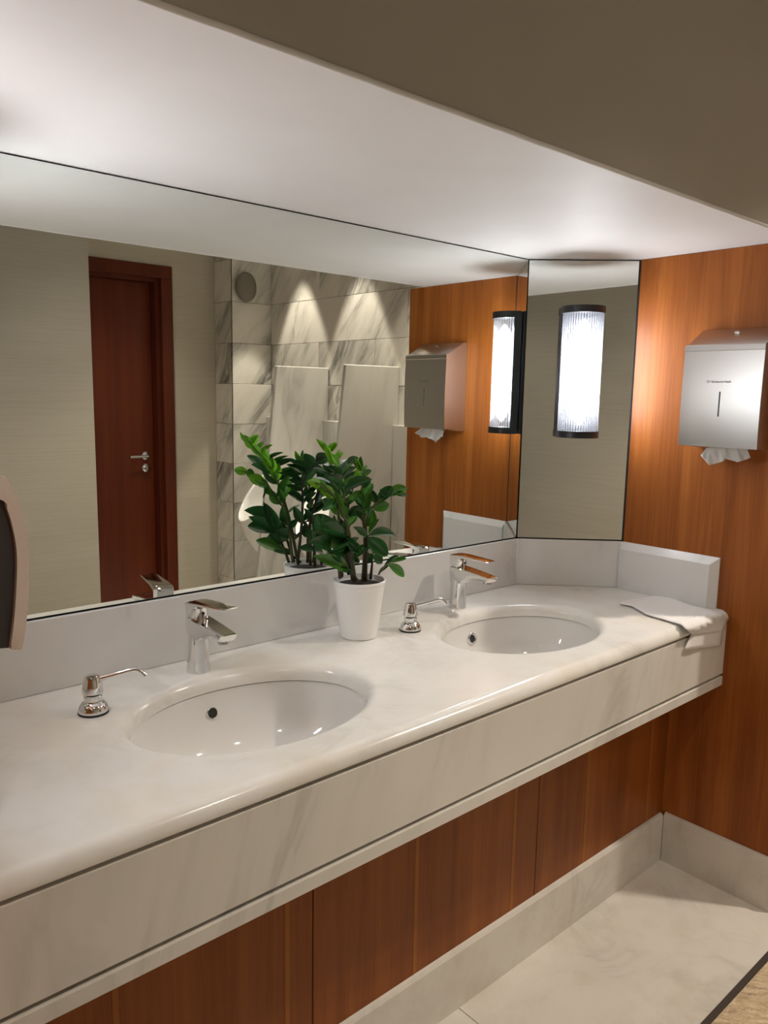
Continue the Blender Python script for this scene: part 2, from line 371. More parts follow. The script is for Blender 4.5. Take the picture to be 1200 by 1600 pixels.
# ------------------------------------------------------------------ mirrors
def mirror(name, x0, x1, label, rz=0, loc=(0, 0, 0)):
    t = tag(empty(name, loc, rz), label, 'mirror')
    obj('mirror_glass', B(x0, x1, 0, .005, ZM+.0042, ZS-.0035, bev=.0008, seg=1), 'mirror', t)
    obj('mirror_backing', B(x0, x1, .0055, .011, ZM+.001, ZS-.001), 'dark', t)
    return t
mm = mirror('wall_mirror', XL+.002, -.0018, 'long frameless wall mirror above the marble backsplash')
mm.matrix_world = Matrix.Translation((0, 0, FZ+.5)) @ Matrix.Rotation(.0020, 4, 'X') @ Matrix.Translation((0, 0, -FZ-.5))    # hangs a hair out of plumb
DL = A*math.sqrt(2)
mirror('wall_mirror', .002, DL-.0045, 'narrow angled corner mirror behind the lit right wall lamp', -PI/4, (0, 0, 0))
mirror('wall_mirror', .014, DL-.004, 'narrow angled corner mirror beyond the left edge of the picture', PI/4, (XL-A, -A, 0))
# dark joint closing the right mirror against the wall
struct(obj('trim_2', prism([(A-.0040, -A+.0025), (A-.0005, -A-.0015), (A-.0005, -A+.02), (A-.0025, -A+.02)], (ZM, ZS-.003), 2), 'dark'))

# ------------------------------------------------------------------ vanity
SINKS = [(-1.197, -.315), (-.360, -.315)]
AX, AY = .248, .180
vt = tag(empty('vanity_counter', (-.78, -.3, 0)), 'long white marble vanity counter with moulded fascia and backsplash', 'counter')
def W(bm):                      # world coordinates -> local of the vanity empty
    bmesh.ops.translate(bm, verts=bm.verts, vec=(.78, .3, 0)); return bm
bm = bmesh.new()
YF, YBk = -.578, .004
def cellring(cx, cy, x0, x1, n):
    """points on a rectangle boundary, one for each angle; corners snapped"""
    angs = [2*PI*i/n for i in range(n)]; out = []
    for t in angs:
        dx, dy = AX*math.cos(t), AY*math.sin(t); s = 1e9
        if dx > 1e-9: s = min(s, (x1-cx)/dx)
        if dx < -1e-9: s = min(s, (x0-cx)/dx)
        if dy > 1e-9: s = min(s, (YBk-cy)/dy)
        if dy < -1e-9: s = min(s, (YF-cy)/dy)
        out.append([cx+dx*s, cy+dy*s])
    for c in ((x0, YF), (x1, YF), (x0, YBk), (x1, YBk)):
        k = min(range(n), key=lambda i: (out[i][0]-c[0])**2+(out[i][1]-c[1])**2); out[k] = list(c)
    return out
nseg = 96
edges_x = {}
RO = .026
for cx, cy in SINKS:
    x0, x1 = cx-.36, cx+.36
    prof = [(RO*(1-math.sin(q*PI/2/6)), -RO*(1-math.cos(q*PI/2/6))*.95) for q in range(7)]   # (outward offset, dz): round-over
    prof += [(.0, -RO-.008)]
    rect = cellring(cx, cy, x0, x1, nseg)
    prev = [bm.verts.new((p[0], p[1], FZ)) for p in rect]
    edges_x[cx] = prev
    for d, dz in prof:
        cur = [bm.verts.new((cx+(AX+d)*math.cos(2*PI*i/nseg), cy+(AY+d)*math.sin(2*PI*i/nseg), FZ+dz)) for i in range(nseg)]
        for i in range(nseg): bm.faces.new((prev[i], prev[(i+1) % nseg], cur[(i+1) % nseg], cur[i]))
        prev = cur
def quad(x0, x1): bm.faces.new([bm.verts.new(p) for p in ((x0, YF, FZ), (x1, YF, FZ), (x1, YBk, FZ), (x0, YBk, FZ))])
xs = [XL-A, SINKS[0][0]-.36, SINKS[0][0]+.36, SINKS[1][0]-.36, SINKS[1][0]+.36, A]
quad(xs[0], xs[1]); quad(xs[2], xs[3]); quad(xs[4], xs[5])
for q in (xs,):                 # bullnose front, then slab underside
    prof = [(YF, 0)]+[(YF-.026*math.sin(t*PI/2/7), -.024*(1-math.cos(t*PI/2/7))) for t in range(1, 8)]+[(YF-.025, -.0275), (YF-.010, -.0285), (YF+.03, -.0285)]
    for (y0, z0), (y1, z1) in zip(prof, prof[1:]):
        bm.faces.new([bm.verts.new(p) for p in ((XL-A, y0, FZ+z0), (A, y0, FZ+z0), (A, y1, FZ+z1), (XL-A, y1, FZ+z1))])
bmesh.ops.remove_doubles(bm, verts=bm.verts, dist=.0003)
obj('countertop', W(bm), 'counter', vt, True, .9)
def front(name, prof, m):
    return obj(name, W(prism(prof, (XL-A, A), 0)), m, vt, True, .5)
front('fascia', [(-.600, FZ-.0385), (-.598, FZ-.0365), (-.56, FZ-.0365), (-.56, FZ-.193), (-.598, FZ-.193), (-.600, FZ-.191)], 'fascia')
front('fascia_lip', [(-.601, FZ-.2025), (-.599, FZ-.200), (-.56, FZ-.200), (-.56, FZ-.230), (-.598, FZ-.230), (-.601, FZ-.2275)], 'fascia')
obj('fascia_groove', W(B(XL-A, A, -.584, -.565, FZ-.215, FZ-.024)), 'grout', vt)
obj('counter_underside', W(B(XL-A, A, -.565, -.44, FZ-.228, FZ-.215)), 'fascia', vt)
# backsplash pieces, each a slab of its own
def splash(p0, p1, bev, label, th=.006, caulk=False):
    """vertical marble piece from p0 to p1 (xy), facing the room"""
    d = Vector((p1[0]-p0[0], p1[1]-p0[1], 0)); ln = d.length; z0, z1 = .0005, ZM-FZ
    b = B(0, ln, -th, .004, z0, z1, bev=.0012, seg=1)
    if bev:
        bmesh.ops.delete(b, geom=list(b.verts), context='VERTS'); t = .022
        V = [b.verts.new(p) for p in ((0, -.022, z0), (ln-t, -.022, z0), (ln-t, -.022, z1-t), (0, -.022, z1-t), (0, -.004, z1), (ln, -.004, z1), (ln, -.004, z0), (0, .0, z1), (ln, .0, z1), (ln, 0, z0), (0, 0, z0))]
        for f in ((0, 1, 2, 3), (3, 2, 5, 4), (1, 6, 5, 2), (4, 5, 8, 7), (6, 9, 8, 5), (10, 0, 3, 4, 7)): b.faces.new([V[i] for i in f])
    o = tag(obj('backsplash', b, 'splash'), label, 'backsplash'); o.location = (p0[0], p0[1], FZ); o.rotation_euler.z = math.atan2(d.y, d.x)
    if caulk:
        obj('caulk_joint', tube(bmesh.new(), [(ln-.003, -.007, z0), (ln-.003, -.007, z1)], .0022, 8), 'pot', o, True)
splash((XL+.001, 0), (-.0015, 0), False, 'long marble backsplash strip below the big mirror', caulk=True)
splash((.001, -.001), (A-.0015, -A+.0015), False, 'short angled marble backsplash below the corner mirror', caulk=True)
splash((A, -A-.002), (A, -.566), True, 'marble backsplash with sloping edges on the cherry side wall')
splash((XL-A+.0015, -A+.0015), (XL-.001, -.001), False, 'angled marble backsplash beyond the left edge of the picture')

# vanity front panels under the counter
vc = tag(empty('vanity_cabinet', (-.78, -.445, 0)), 'cherry veneer panel front beneath the marble counter', 'cabinet')
GX = [XL-A, -1.148, -.420, A]
ST = [-1.55, -1.21, -.861, -.517, -.197, .145]
for x0, x1 in zip(GX, GX[1:]):
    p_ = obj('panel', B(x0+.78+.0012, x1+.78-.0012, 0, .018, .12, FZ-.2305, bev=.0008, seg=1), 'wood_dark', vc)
    for s in ST:
        if x0 < s < x1:
            obj('inlay_strip', B(s+.78-.0055, s+.78+.0055, -.0006, .004, .121, FZ-.2308), 'inlay', p_)
obj('carcass', B(XL-A+.78, A+.78, .0185, .05, .01, FZ-.23), 'dark', vc)
# baseboards of marble
struct(obj('baseboard_front', prism([(-.457, 0), (-.457, .152), (-.452, .159), (-.4455, .161), (-.4455, 0)], (XL-A, A-.0135), 0), 'floor'), 'marble baseboard under the vanity panels')
struct(obj('baseboard_right', prism([(A-.012, 0), (A-.012, .154), (A-.007, .161), (A, .163), (A, 0)], (-.797, -.4575), 1), 'floor'), 'marble baseboard along the cherry side wall')

# ------------------------------------------------------------------ sinks
SL = ['oval undermount ceramic sink nearest the camera, left of the plant pot', 'oval undermount ceramic sink in the corner, right of the plant pot']
for i, (cx, cy) in enumerate(SINKS):
    t = tag(empty('sink', (cx, cy, FZ-.036)), SL[i], 'sink', 'undermount sinks')
    bm = bmesh.new(); DEP = .155
    prof = [(1.11, -.012), (1.11, 0), (1.012, 0)]
    for q in range(1, 15):
        a = q/14*PI/2; prof.append((max(0.0, math.cos(a)**.62*1.004), -DEP*math.sin(a)**.95))
    rings = []
    for s, z in prof[:-1]:
        rings.append([bm.verts.new((AX*s*math.cos(2*PI*k/72), AY*s*math.sin(2*PI*k/72), z)) for k in range(72)])
    for a_, b_ in zip(rings, rings[1:]):
        for k in range(72): bm.faces.new((a_[k], a_[(k+1) % 72], b_[(k+1) % 72], b_[k]))
    bm.faces.new(rings[-1])
    bs = obj('basin', bm, 'ceramic', t, True, .9)
    db = lathe(bmesh.new(), [(.0, -DEP+.006), (.020, -DEP+.006), (.024, -DEP+.010), (.033, -DEP+.010), (.036, -DEP+.004)], (0, 0), 28)
    obj('drain', db, 'chrome', t, True, .6)
    # overflow opening on the back of the basin
    q = 2.4/14*PI/2; yo = AY*math.cos(q)**.62; zo = -DEP*math.sin(q)**.95
    n_ = Vector((0, -1, .28)).normalized(); Mx = Matrix.Translation((0, yo-.002, zo)) @ n_.to_track_quat('Z', 'Y').to_matrix().to_4x4()
    ob = lathe(bmesh.new(), [(0, .0012), (.0115, .0012), (.0115, -.004)], (0, 0), 24, False)
    bmesh.ops.transform(ob, matrix=Mx, verts=ob.verts); obj('overflow_hole', ob, 'dark', t)
    ob = lathe(bmesh.new(), [(.011, .001), (.0125, .003), (.0165, .0025), (.0175, -.002)] if i else [(.011, .001), (.0118, .0018), (.0126, -.001)], (0, 0), 24, False)
    bmesh.ops.transform(ob, matrix=Mx, verts=ob.verts); obj('overflow_ring', ob, 'chrome', t, True)

# ------------------------------------------------------------------ taps: spout and lever reach to -y
def make_tap():
    t = empty('basin_tap')
    # body: oval column leaning slightly, growing into a wedge spout
    bm = bmesh.new(); rings = []
    rows = [(0, 0, .0265, .0265), (.004, 0, .0265, .0265), (.03, -.0005, .0238, .024), (.06, -.001, .0225, .0235), (.085, -.001, .0222, .0232), (.10, -.001, .0218, .0228)]
    for z, yc, rx, ry in rows:
        rings.append([bm.verts.new((rx*math.cos(2*PI*k/32), yc+ry*math.sin(2*PI*k/32), z)) for k in range(32)])
    for a_, b_ in zip(rings, rings[1:]):
        for k in range(32): bm.faces.new((a_[k], a_[(k+1) % 32], b_[(k+1) % 32], b_[k]))
    bm.faces.new(rings[0]); bm.faces.new(rings[-1])
    body = obj('tap_body', bm, 'chrome', t, True, .6)
    bm = bmesh.new(); rings = []
    sec = [(.0225, .120, .080, .0150), (.0165, .1225, .074, .0205), (.0, .1240, .072, .0232), (-.03, .1222, .078, .0228), (-.05, .1205, .090, .0222), (-.085, .1175, .0965, .0212), (-.122, .1135, .0975, .0205), (-.130, .1120, .1000, .0198)]
    for y, zt, zb, hw in sec:
        zm_ = (zt+zb)/2
        rings.append([bm.verts.new((sx*hw, y, z)) for sx, z in ((-.94, zt), (.94, zt), (1, zt-.002), (.97, zm_), (.8, zb+.002), (.6, zb), (-.6, zb), (-.8, zb+.002), (-.97, zm_), (-1, zt-.002))])
    for a_, b_ in zip(rings, rings[1:]):
        for k in range(10): bm.faces.new((a_[k], a_[(k+1) % 10], b_[(k+1) % 10], b_[k]))
    bm.faces.new(rings[0]); bm.faces.new(rings[-1])
    obj('spout', bm, 'chrome', t, True, .30)
    ab = lathe(bmesh.new(), [(0, .0), (.0095, 0), (.0125, .002), (.0125, .016)], (0, 0), 24)
    bmesh.ops.transform(ab, matrix=Matrix.Translation((0, -.112, .089)) @ Matrix.Rotation(-.12, 4, 'X'), verts=ab.verts)
    obj('aerator', ab, 'steel', t, True, .6)
    # cartridge housing, then the lever turning above it
    cb = lathe(bmesh.new(), [(.0195, .118), (.0208, .122), (.0208, .147), (.018, .150)], (0, -.004), 28)
    obj('cartridge_housing', cb, 'chrome', t, True, .6)
    bm = bmesh.new(); rings = []
    sec = [(.0215, .002, -.022, .0140), (.0180, .0060, -.026, .0195), (.006, .0085, -.026, .0222), (-.004, .0090, -.004, .0226), (-.03, .0088, .0015, .0220), (-.07, .0070, .0012, .0206), (-.108, .0048, .0005, .0192), (-.116, .0034, .0012, .0186)]
    for y, zt, zb, hw in sec:
        rings.append([bm.verts.new((sx*hw, y, z)) for sx, z in ((-.62, zt), (.62, zt), (.95, zt-.0010), (1, zt-.0025 if zt-zb > .006 else (zt+zb)/2), (.96, zb), (-.96, zb), (-1, zt-.0025 if zt-zb > .006 else (zt+zb)/2), (-.95, zt-.0010))])
    for a_, b_ in zip(rings, rings[1:]):
        for k in range(8): bm.faces.new((a_[k], a_[(k+1) % 8], b_[(k+1) % 8], b_[k]))
    bm.faces.new(rings[0]); bm.faces.new(rings[-1])
    lv = obj('lever', bm, 'chrome', t, True, .32); lv.location = (0, 0, .151)
    ib = lathe(bmesh.new(), [(0, .001), (.0035, .001), (.0035, -.001)], (0, 0), 14, False)
    bmesh.ops.transform(ib, matrix=Matrix.Translation((0, -.0252, .136)) @ Matrix.Rotation(PI/2, 4, 'X'), verts=ib.verts)
    obj('indicator_dot', ib, 'black', t)
    return t
tp = make_tap(); tp.location = (-1.197, -.083, FZ)
tag(tp, 'chrome single-lever tap behind the sink nearest the camera', 'tap', 'basin taps')
lev = [c for c in tp.children if c.name.startswith('lever')][0]; lev.rotation_euler = (-.085, 0, .13)
t2 = copy_tree(tp); t2.location = (-.360, -.079, FZ)
[c for c in t2.children if c.name.startswith('lever')][0].rotation_euler = (.0, 0, .08)
tag(t2, 'chrome single-lever tap behind the corner sink', 'tap', 'basin taps')

# ------------------------------------------------------------------ soap pumps
def make_pump():
    t = empty('soap_pump')
    obj('gasket', lathe(bmesh.new(), [(.0285, 0), (.0288, .004), (.027, .005)], seg=32), 'gasket', t, True, .6)
    obj('base_flange', lathe(bmesh.new(), [(.028, .0045), (.0282, .009), (.0255, .015), (.021, .021), (.017, .0235), (.0165, .025)], seg=32), 'chrome', t, True, .6)
    obj('collar', lathe(bmesh.new(), [(.0150, .024), (.0172, .026), (.0172, .034), (.0150, .036)], seg=32), 'chrome', t, True, .6)
    obj('piston', lathe(bmesh.new(), [(.012, .035), (.012, .044)], seg=24), 'gasket', t, True, .6)
    hd = obj('pump_head', lathe(bmesh.new(), [(.0150, .040), (.0198, .0405), (.0200, .043), (.0172, .060), (.0150, .0705), (.0130, .0735), (.006, .0745), (0, .0747)], seg=32), 'chrome', t, True, .6)
    sp = tube(bmesh.new(), spline([(.008, 0, .0655), (.03, 0, .0700), (.055, 0, .0760), (.074, 0, .0800), (.0835, 0, .0785), (.0900, 0, .0730), (.0960, 0, .0665)], 30), .0052, 12)
    obj('spout', sp, 'chrome', hd, True, .6)
    return t
pp = make_pump(); pp.location = (-1.462, -.163, FZ); pp.rotation_euler.z = -.50
tag(pp, 'chrome soap pump set in the counter beside the near sink', 'soap pump', 'soap pumps')
p2 = copy_tree(pp); p2.location = (-.623, -.157, FZ); p2.rotation_euler.z = -.50
tag(p2, 'chrome soap pump between the plant pot and the corner sink', 'soap pump', 'soap pumps')

# ------------------------------------------------------------------ wall sconces on the corner mirrors
def make_sconce():
    """local: back on y=0 plane, faces -y, base at z=0"""
    t = empty('wall_sconce'); H = .402; HW = .066; D0 = .026; DB = .066
    def outline(g, n=24, hw=HW, dep=DB):
        return [(hw-g)*math.cos(PI*k/n) for k in range(n+1)], [-(D0+(dep-g)*math.sin(PI*k/n)) for k in range(n+1)]
    obj('back_box', B(-HW, HW, -D0, -.0005, 0, H, bev=.003), 'black', t, True, .5)
    for z0, z1 in ((0, .021), (H-.021, H)):
        X, Y = outline(-.001); pts = [(-HW-.001, -.001)]+[(x, y) for x, y in zip(X[::-1], Y[::-1])]+[(HW+.001, -.001)]
        b = prism(pts, (z0, z1), 2)
        bmesh.ops.bevel(b, geom=[e for e in b.edges if abs(e.verts[0].co.z-e.verts[1].co.z) < 1e-6], offset=.003, segments=2, affect='EDGES')
        obj('end_cap', b, 'black', t, True, .5)
    # ribbed glass: a half tube with 24 flutes and narrow grooves between them
    bm = bmesh.new(); NR = 24; rows = []; kinds = []
    for k in range(NR):
        for f in (0, .16, .5, .84): rows.append(((k+f)/NR, {0: .965, .16: .985, .5: 1.0, .84: .985}[f])); kinds.append(1 if f in (0, .84) else 0)
    rows.append((1.0, .965))
    ra, rb = [], []
    for q, r_ in rows:
        a = PI*q; x = (HW-.003)*r_*math.cos(a); y = -D0-(DB-.004)*r_*math.sin(a)
        ra.append(bm.verts.new((x, y, .021))); rb.append(bm.verts.new((x, y, H-.021)))
    for k in range(len(rows)-1):
        f_ = bm.faces.new((ra[k], ra[k+1], rb[k+1], rb[k])); f_.material_index = kinds[k]
    gl_ = obj('ribbed_glass', bm, 'opal', t); gl_.data.materials.append(M['opal_groove'])
    # lamp inside: a plump capsule
    zz = [.040+(H-.080)*q/16 for q in range(17)]
    lb = tube(bmesh.new(), [(0, -.050, z) for z in zz], [max(.003, .024*(1-abs(2*q/16-1)**6)**.5) for q in range(17)], 24)
    obj('lamp_tube', lb, 'lamp', t, True)
    return t
sc = make_sconce(); sc.location = (A/2-.0005, -A/2-.0005, FZ+.488); sc.rotation_euler.z = -PI/4
tag(sc, 'lit ribbed glass wall lamp with black caps on the corner mirror', 'wall lamp', 'vanity wall lamps')
s2 = copy_tree(sc); s2.location = (XL-A/2+.0005, -A/2-.0005, FZ+.488); s2.rotation_euler.z = PI/4
tag(s2, 'twin ribbed glass wall lamp beyond the left edge of the picture', 'wall lamp', 'vanity wall lamps')

# ------------------------------------------------------------------ steel towel dispenser on the cherry wall
Y0, Y1, DD = -.690, -.468, .112
td = tag(empty('towel_dispenser', (A, (Y0+Y1)/2, FZ+.475)), 'brushed steel paper towel dispenser on the cherry side wall', 'dispenser')
hw = (Y1-Y0)/2
body = [(0, 0), (-.03, 0), (-DD+.004, .010), (-DD+.004, .287), (-.02, .336), (0, .336)]
def bevel_all(b, off, seg=2):
    bmesh.ops.bevel(b, geom=list(b.edges), offset=off, segments=seg, profile=.5, affect='EDGES'); return b
obj('body', bevel_all(prism([(x, z) for x, z in body], (-hw+.002, hw-.002), 1), .002), 'brushed', td, True, .35)
fc = [(-DD+.0045, .008), (-DD-.002, .008)]+[(-DD-.002-.0035*math.sin(PI*(q/16)**.9), .008+.262*q/16) for q in range(1, 17)]+[(-DD-.0035, .272), (-DD-.0025, .285), (-DD+.001, .288), (-DD+.0045, .288)]
cov = obj('front_cover', prism(fc, (-hw, hw), 1), 'brushed', td, True, .25)
obj('level_slot', B(-DD-.0062, -DD+.002, -.0022, .0022, .092, .160, bev=.001), 'black', td)
kb = bmesh.new(); box(kb, -.056, -.046, -.012, .002, .3175, .323, bev=.001); bmesh.ops.rotate(kb, verts=kb.verts, cent=(-.05, 0, .32), matrix=Matrix.Rotation(.55, 3, 'Y'))
obj('key_latch', kb, 'chrome', td)
def text_mesh(s, size):
    cu = bpy.data.curves.new('t', 'FONT'); cu.body = s; cu.size = size; cu.align_x = 'CENTER'; cu.extrude = .0002
    o = bpy.data.objects.new('t', cu); COL.objects.link(o); dg = bpy.context.evaluated_depsgraph_get()
    me = bpy.data.meshes.new_from_object(o.evaluated_get(dg)); bpy.data.objects.remove(o); me.materials.clear(); return me
lg = objm('printed_logo', text_mesh('Kimberly-Clark', .0088), 'print', td)
lg.matrix_local = Matrix(((0, 0, -1, -DD-.0064), (-1, 0, 0, -.002), (0, 1, 0, .184), (0, 0, 0, 1)))
rb = bmesh.new(); tube(rb, [(0, .0032*math.cos(a), .0032*math.sin(a)) for a in [2*PI*k/16 for k in range(17)]], .0005, 6)
rg = obj('printed_ring', rb, 'print', td); rg.location = (-DD-.0064, .035, .1872)
# towel sheet hanging out of it
bm = bmesh.new()
low = [(1095, 711), (1108, 727), (1126, 722), (1135, 717), (1152, 722), (1163, 719), (1172, 715)]
upp = [(1102, 702), (1113, 699), (1124, 697), (1134, 695), (1145, 694), (1156, 695), (1166, 698)]
rnd = random.Random(2); R_, C_ = 8, 24; G = []
for r_ in range(R_+1):
    row = []
    for c_ in range(C_+1):
        u = c_/C_*6; i = min(int(u), 5); f = u-i; t = r_/R_
        a = [(1-f)*upp[i][k]+f*upp[i+1][k] for k in (0, 1)]; b_ = [(1-f)*low[i][k]+f*low[i+1][k] for k in (0, 1)]
        q = [(1-t)*a[k]+t*b_[k] for k in (0, 1)]
        row.append(bm.verts.new(hit(q[0], q[1], 0, A-.060-.016*t+.006*math.sin(c_*.9+t*2.2)*t+.004*math.sin(c_*2.1-t*3)*t)))
    G.append(row)
up_row = [bm.verts.new(v.co+Vector((.002, 0, .003))) for v in G[0]]; G = [up_row]+G
for r_ in range(len(G)-1):
    for c_ in range(C_): bm.faces.new((G[r_][c_], G[r_][c_+1], G[r_+1][c_+1], G[r_+1][c_]))
hs = obj('paper_towel', bm, 'paper', None, True)
hs.modifiers.new('s', 'SOLIDIFY').thickness = .0012
tag(hs, 'white paper towel hanging out of the steel dispenser', 'paper towel')
# towel lying on the counter corner
bk = [(969, 941), (1022, 931), (1047, 931.5), (1068, 941), (1090, 948), (1114, 953), (1137, 965)]
fr = [(969, 944), (987, 947), (1008, 960), (1043, 970), (1066, 978), (1081, 992), (1132, 985)]
bm = bmesh.new(); G = []; R_, C_ = 10, 36
def drape(q):
    p = hit(q[0], q[1], 2, FZ+.005)
    if p.y < -.585:
        pf = hit(q[0], q[1], 1, -.6085); p = pf if pf.z < FZ-.012 else (p*.5+pf*.5)
    p.x = min(p.x, A-.003)
    return p
for r_ in range(R_+1):
    row = []
    for c_ in range(C_+1):
        u = c_/C_*6; i = min(int(u), 5); f = u-i; t = r_/R_
        a = [(1-f)*bk[i][k]+f*bk[i+1][k] for k in (0, 1)]; b_ = [(1-f)*fr[i][k]+f*fr[i+1][k] for k in (0, 1)]
        p = drape([(1-t)*a[k]+t*b_[k] for k in (0, 1)])
        p.z += (.0030*max(0, math.sin(c_*.55+t*2.0))*(.4+.6*math.sin(PI*t)) + .0010*math.sin(c_*1.1-t*3)*math.sin(PI*t))*(1 if c_ < 28 else .4)
        row.append(bm.verts.new(p))
    G.append(row)
for r_ in range(R_):
    for c_ in range(C_): bm.faces.new((G[r_][c_], G[r_][c_+1], G[r_+1][c_+1], G[r_+1][c_]))
bmesh.ops.remove_doubles(bm, verts=bm.verts, dist=.0004)
ct = obj('paper_towel', bm, 'paper', None, True); ct.modifiers.new('s', 'SOLIDIFY').thickness = .001
tag(ct, 'crumpled white paper towel draped over the counter corner', 'paper towel')
bm = bmesh.new(); G = []
for r_ in range(6):
    t = r_/5; G.append([bm.verts.new(Vector(hit((1-t)*(1081+50*c_/8)+t*(1069+58*c_/8), (1-t)*(989-8*c_/8)+t*(1016-8*c_/8), 1, -.6065-.002*math.sin(c_*1.1)*t))) for c_ in range(9)])
for r_ in range(5):
    for c_ in range(8): bm.faces.new((G[r_][c_], G[r_][c_+1], G[r_+1][c_+1], G[r_+1][c_]))
fp = obj('folded_flap', bm, 'paper', ct, True); fp.modifiers.new('s', 'SOLIDIFY').thickness = .001

# ------------------------------------------------------------------ left dispenser, cut by the picture edge
YD = -.60
ou = [(0, 742), (12, 752), (24, 770), (35, 800), (43, 840), (46, 880), (45, 930), (41, 975), (36, 1016)]
inn = [(0, 778), (11, 795), (20, 825), (26, 860), (26.5, 900), (23, 960), (16.5, 1015)]
po = [hit(u, v, 1, YD) for u, v in ou]; pi_ = [hit(u, v, 1, YD) for u, v in inn]
XW = XL-A
ld = tag(empty('roll_dispenser', (XW, YD+.12, FZ+.28)), 'cream plastic dispenser with smoked side at the left picture edge', 'dispenser')
def loc(p): return (p.x-XW, p.z-FZ-.28)
O = [loc(p) for p in po]; I = [loc(p) for p in pi_]
O = [(.0, O[0][1]+.022), (O[0][0]*.5, O[0][1]+.014)]+O
I = [(.0, I[0][1]+.018), (I[0][0]*.5, I[0][1]+.012)]+I
so = [tuple(v[:2]) for v in spline([(x, z, 0) for x, z in O], 40)]; si = [tuple(v[:2]) for v in spline([(x, z, 0) for x, z in I], 40)]
obj('shell', bevel_all(prism(so+si[::-1], (-.12, .12), 1), .0016), 'cream', ld, True, .5)
obj('smoked_side', prism(si+[(si[-1][0]*.75, si[-1][1]+.004), (si[-1][0]*.6, si[-1][1]+.001), (.0, si[-1][1]+.004)], (-.112, .112), 1), 'smoke', ld)

# ------------------------------------------------------------------ urinal bay
def make_urinal():
    """local: wall at x=0, reaches to -x, base z=0 at its underside"""
    t = empty('urinal'); bm = bmesh.new(); n = 40; rings = []
    def ring(f):
        return [bm.verts.new(f(PI*k/n)) for k in range(n+1)]
    def rim(a): s = math.sin(a); return .62-.30*s**1.3    # rim height over underside
    def P(a, dep, wid, z): return (-dep*math.sin(a)**.8 if math.sin(a) > 0 else 0, wid*math.cos(a), z)
    for fz, dep, wid in ((0, .10, .07), (.15, .18, .11), (.4, .29, .145), (.7, .355, .168), (.93, .385, .176), (1, .388, .174)):
        rings.append(ring(lambda a, fz=fz, dep=dep, wid=wid: P(a, dep, wid, rim(a)*fz)))
    for fz, dep, wid in ((1.0, .372, .158), (.93, .35, .148), (.6, .27, .125), (.35, .16, .07)):
        rings.append(ring(lambda a, fz=fz, dep=dep, wid=wid: P(a, dep, wid, rim(a)*fz)))
    for a_, b_ in zip(rings, rings[1:]):
        for k in range(n): bm.faces.new((a_[k], a_[k+1], b_[k+1], b_[k]))
    bm.faces.new(rings[0]); bm.faces.new(rings[-1])
    obj('bowl', bm, 'ceramic', t, True, .9)
    obj('drain', lathe(bmesh.new(), [(0, .125), (.03, .125), (.034, .115)], (-.07, 0), 20), 'chrome', t, True, .6)
    return t
ur = make_urinal(); ur.location = (.844, -2.48, .365); tag(ur, 'white ceramic urinal beside the far tiled end wall, seen in the mirror', 'urinal', 'urinals')
u2 = copy_tree(ur); u2.location = (.844, -1.87, .365); tag(u2, 'white ceramic urinal between the two marble partitions, seen in the mirror', 'urinal', 'urinals')
for y, lb in ((-2.192, 'tapered marble urinal partition further from the cherry wall, in the mirror'), (-1.564, 'tapered marble urinal partition nearer the cherry wall, in the mirror')):
    b = prism([(.8445, .30), (.372, .30), (.520, 1.615), (.886, 1.615), (.886, 1.3045), (.8445, 1.3045)], (y-.0125, y+.0125), 1)
    bmesh.ops.bevel(b, geom=list(b.edges), offset=.003, segments=1, affect='EDGES')
    tag(obj('urinal_partition', b, 'slab'), lb, 'partition', 'urinal partitions')
bm = lathe(bmesh.new(), [(.066, 0), (.072, .012), (.070, .03), (.058, .042), (.03, .050), (0, .052)], (0, 0), 36)
bmesh.ops.transform(bm, matrix=Matrix.Translation((.686, YC+.003, 2.115)) @ Matrix.Diagonal((1, 1, 1.28, 1)) @ Matrix.Rotation(-PI/2, 4, 'X'), verts=bm.verts)
tag(obj('wall_fixture', bm, 'dome', None, True, .9), 'rounded taupe fixture high on the marble end wall, in the mirror', 'fixture')

# ------------------------------------------------------------------ ceiling lights of the room
def downlight(x, y, watts, ang, label, blend=.5, col=(1, .89, .76), tilt=(0, 0), rad=.035):
    t = tag(empty('recessed_downlight', (x, y, CEIL)), label, 'downlight', 'ceiling downlights')
    obj('trim_ring', lathe(bmesh.new(), [(.042, -.001), (.045, -.006), (.056, -.004), (.058, 0)], seg=28, cap=False), 'steel', t, True)
    obj('lens', lathe(bmesh.new(), [(0, -.0015), (.043, -.0015)], seg=28, cap=False), 'downlens', t)
    l = bpy.data.lights.new('downlight_lamp', 'SPOT'); l.energy = watts; l.spot_size = math.radians(ang); l.spot_blend = blend; l.color = col; l.shadow_soft_size = rad
    o = bpy.data.objects.new('downlight_lamp', l); COL.objects.link(o); o.parent = t; o.location = (0, 0, -.02); o.rotation_euler = (tilt[0], tilt[1], 0)
downlight(.69, -2.45, SPOT_W, 45, 'ceiling downlight washing the tiled wall over the far urinal', .22, rad=.02)
downlight(.69, -1.88, SPOT_W, 45, 'ceiling downlight washing the tiled wall over the near urinal', .22, rad=.02)
downlight(.66, -1.32, DOWN_W*1.9, 84, 'ceiling downlight just behind the end of the cherry wall', .5, tilt=(0, .34))
downlight(-.55, -1.45, DOWN_W*.32, 104, 'ceiling downlight in front of the vanity middle', .7)
downlight(-1.75, -1.45, DOWN_W*.32, 104, 'ceiling downlight in front of the vanity left end', .7)
downlight(-.25, -2.35, DOWN_W*.7, 100, 'ceiling downlight before the mahogany door', .7)

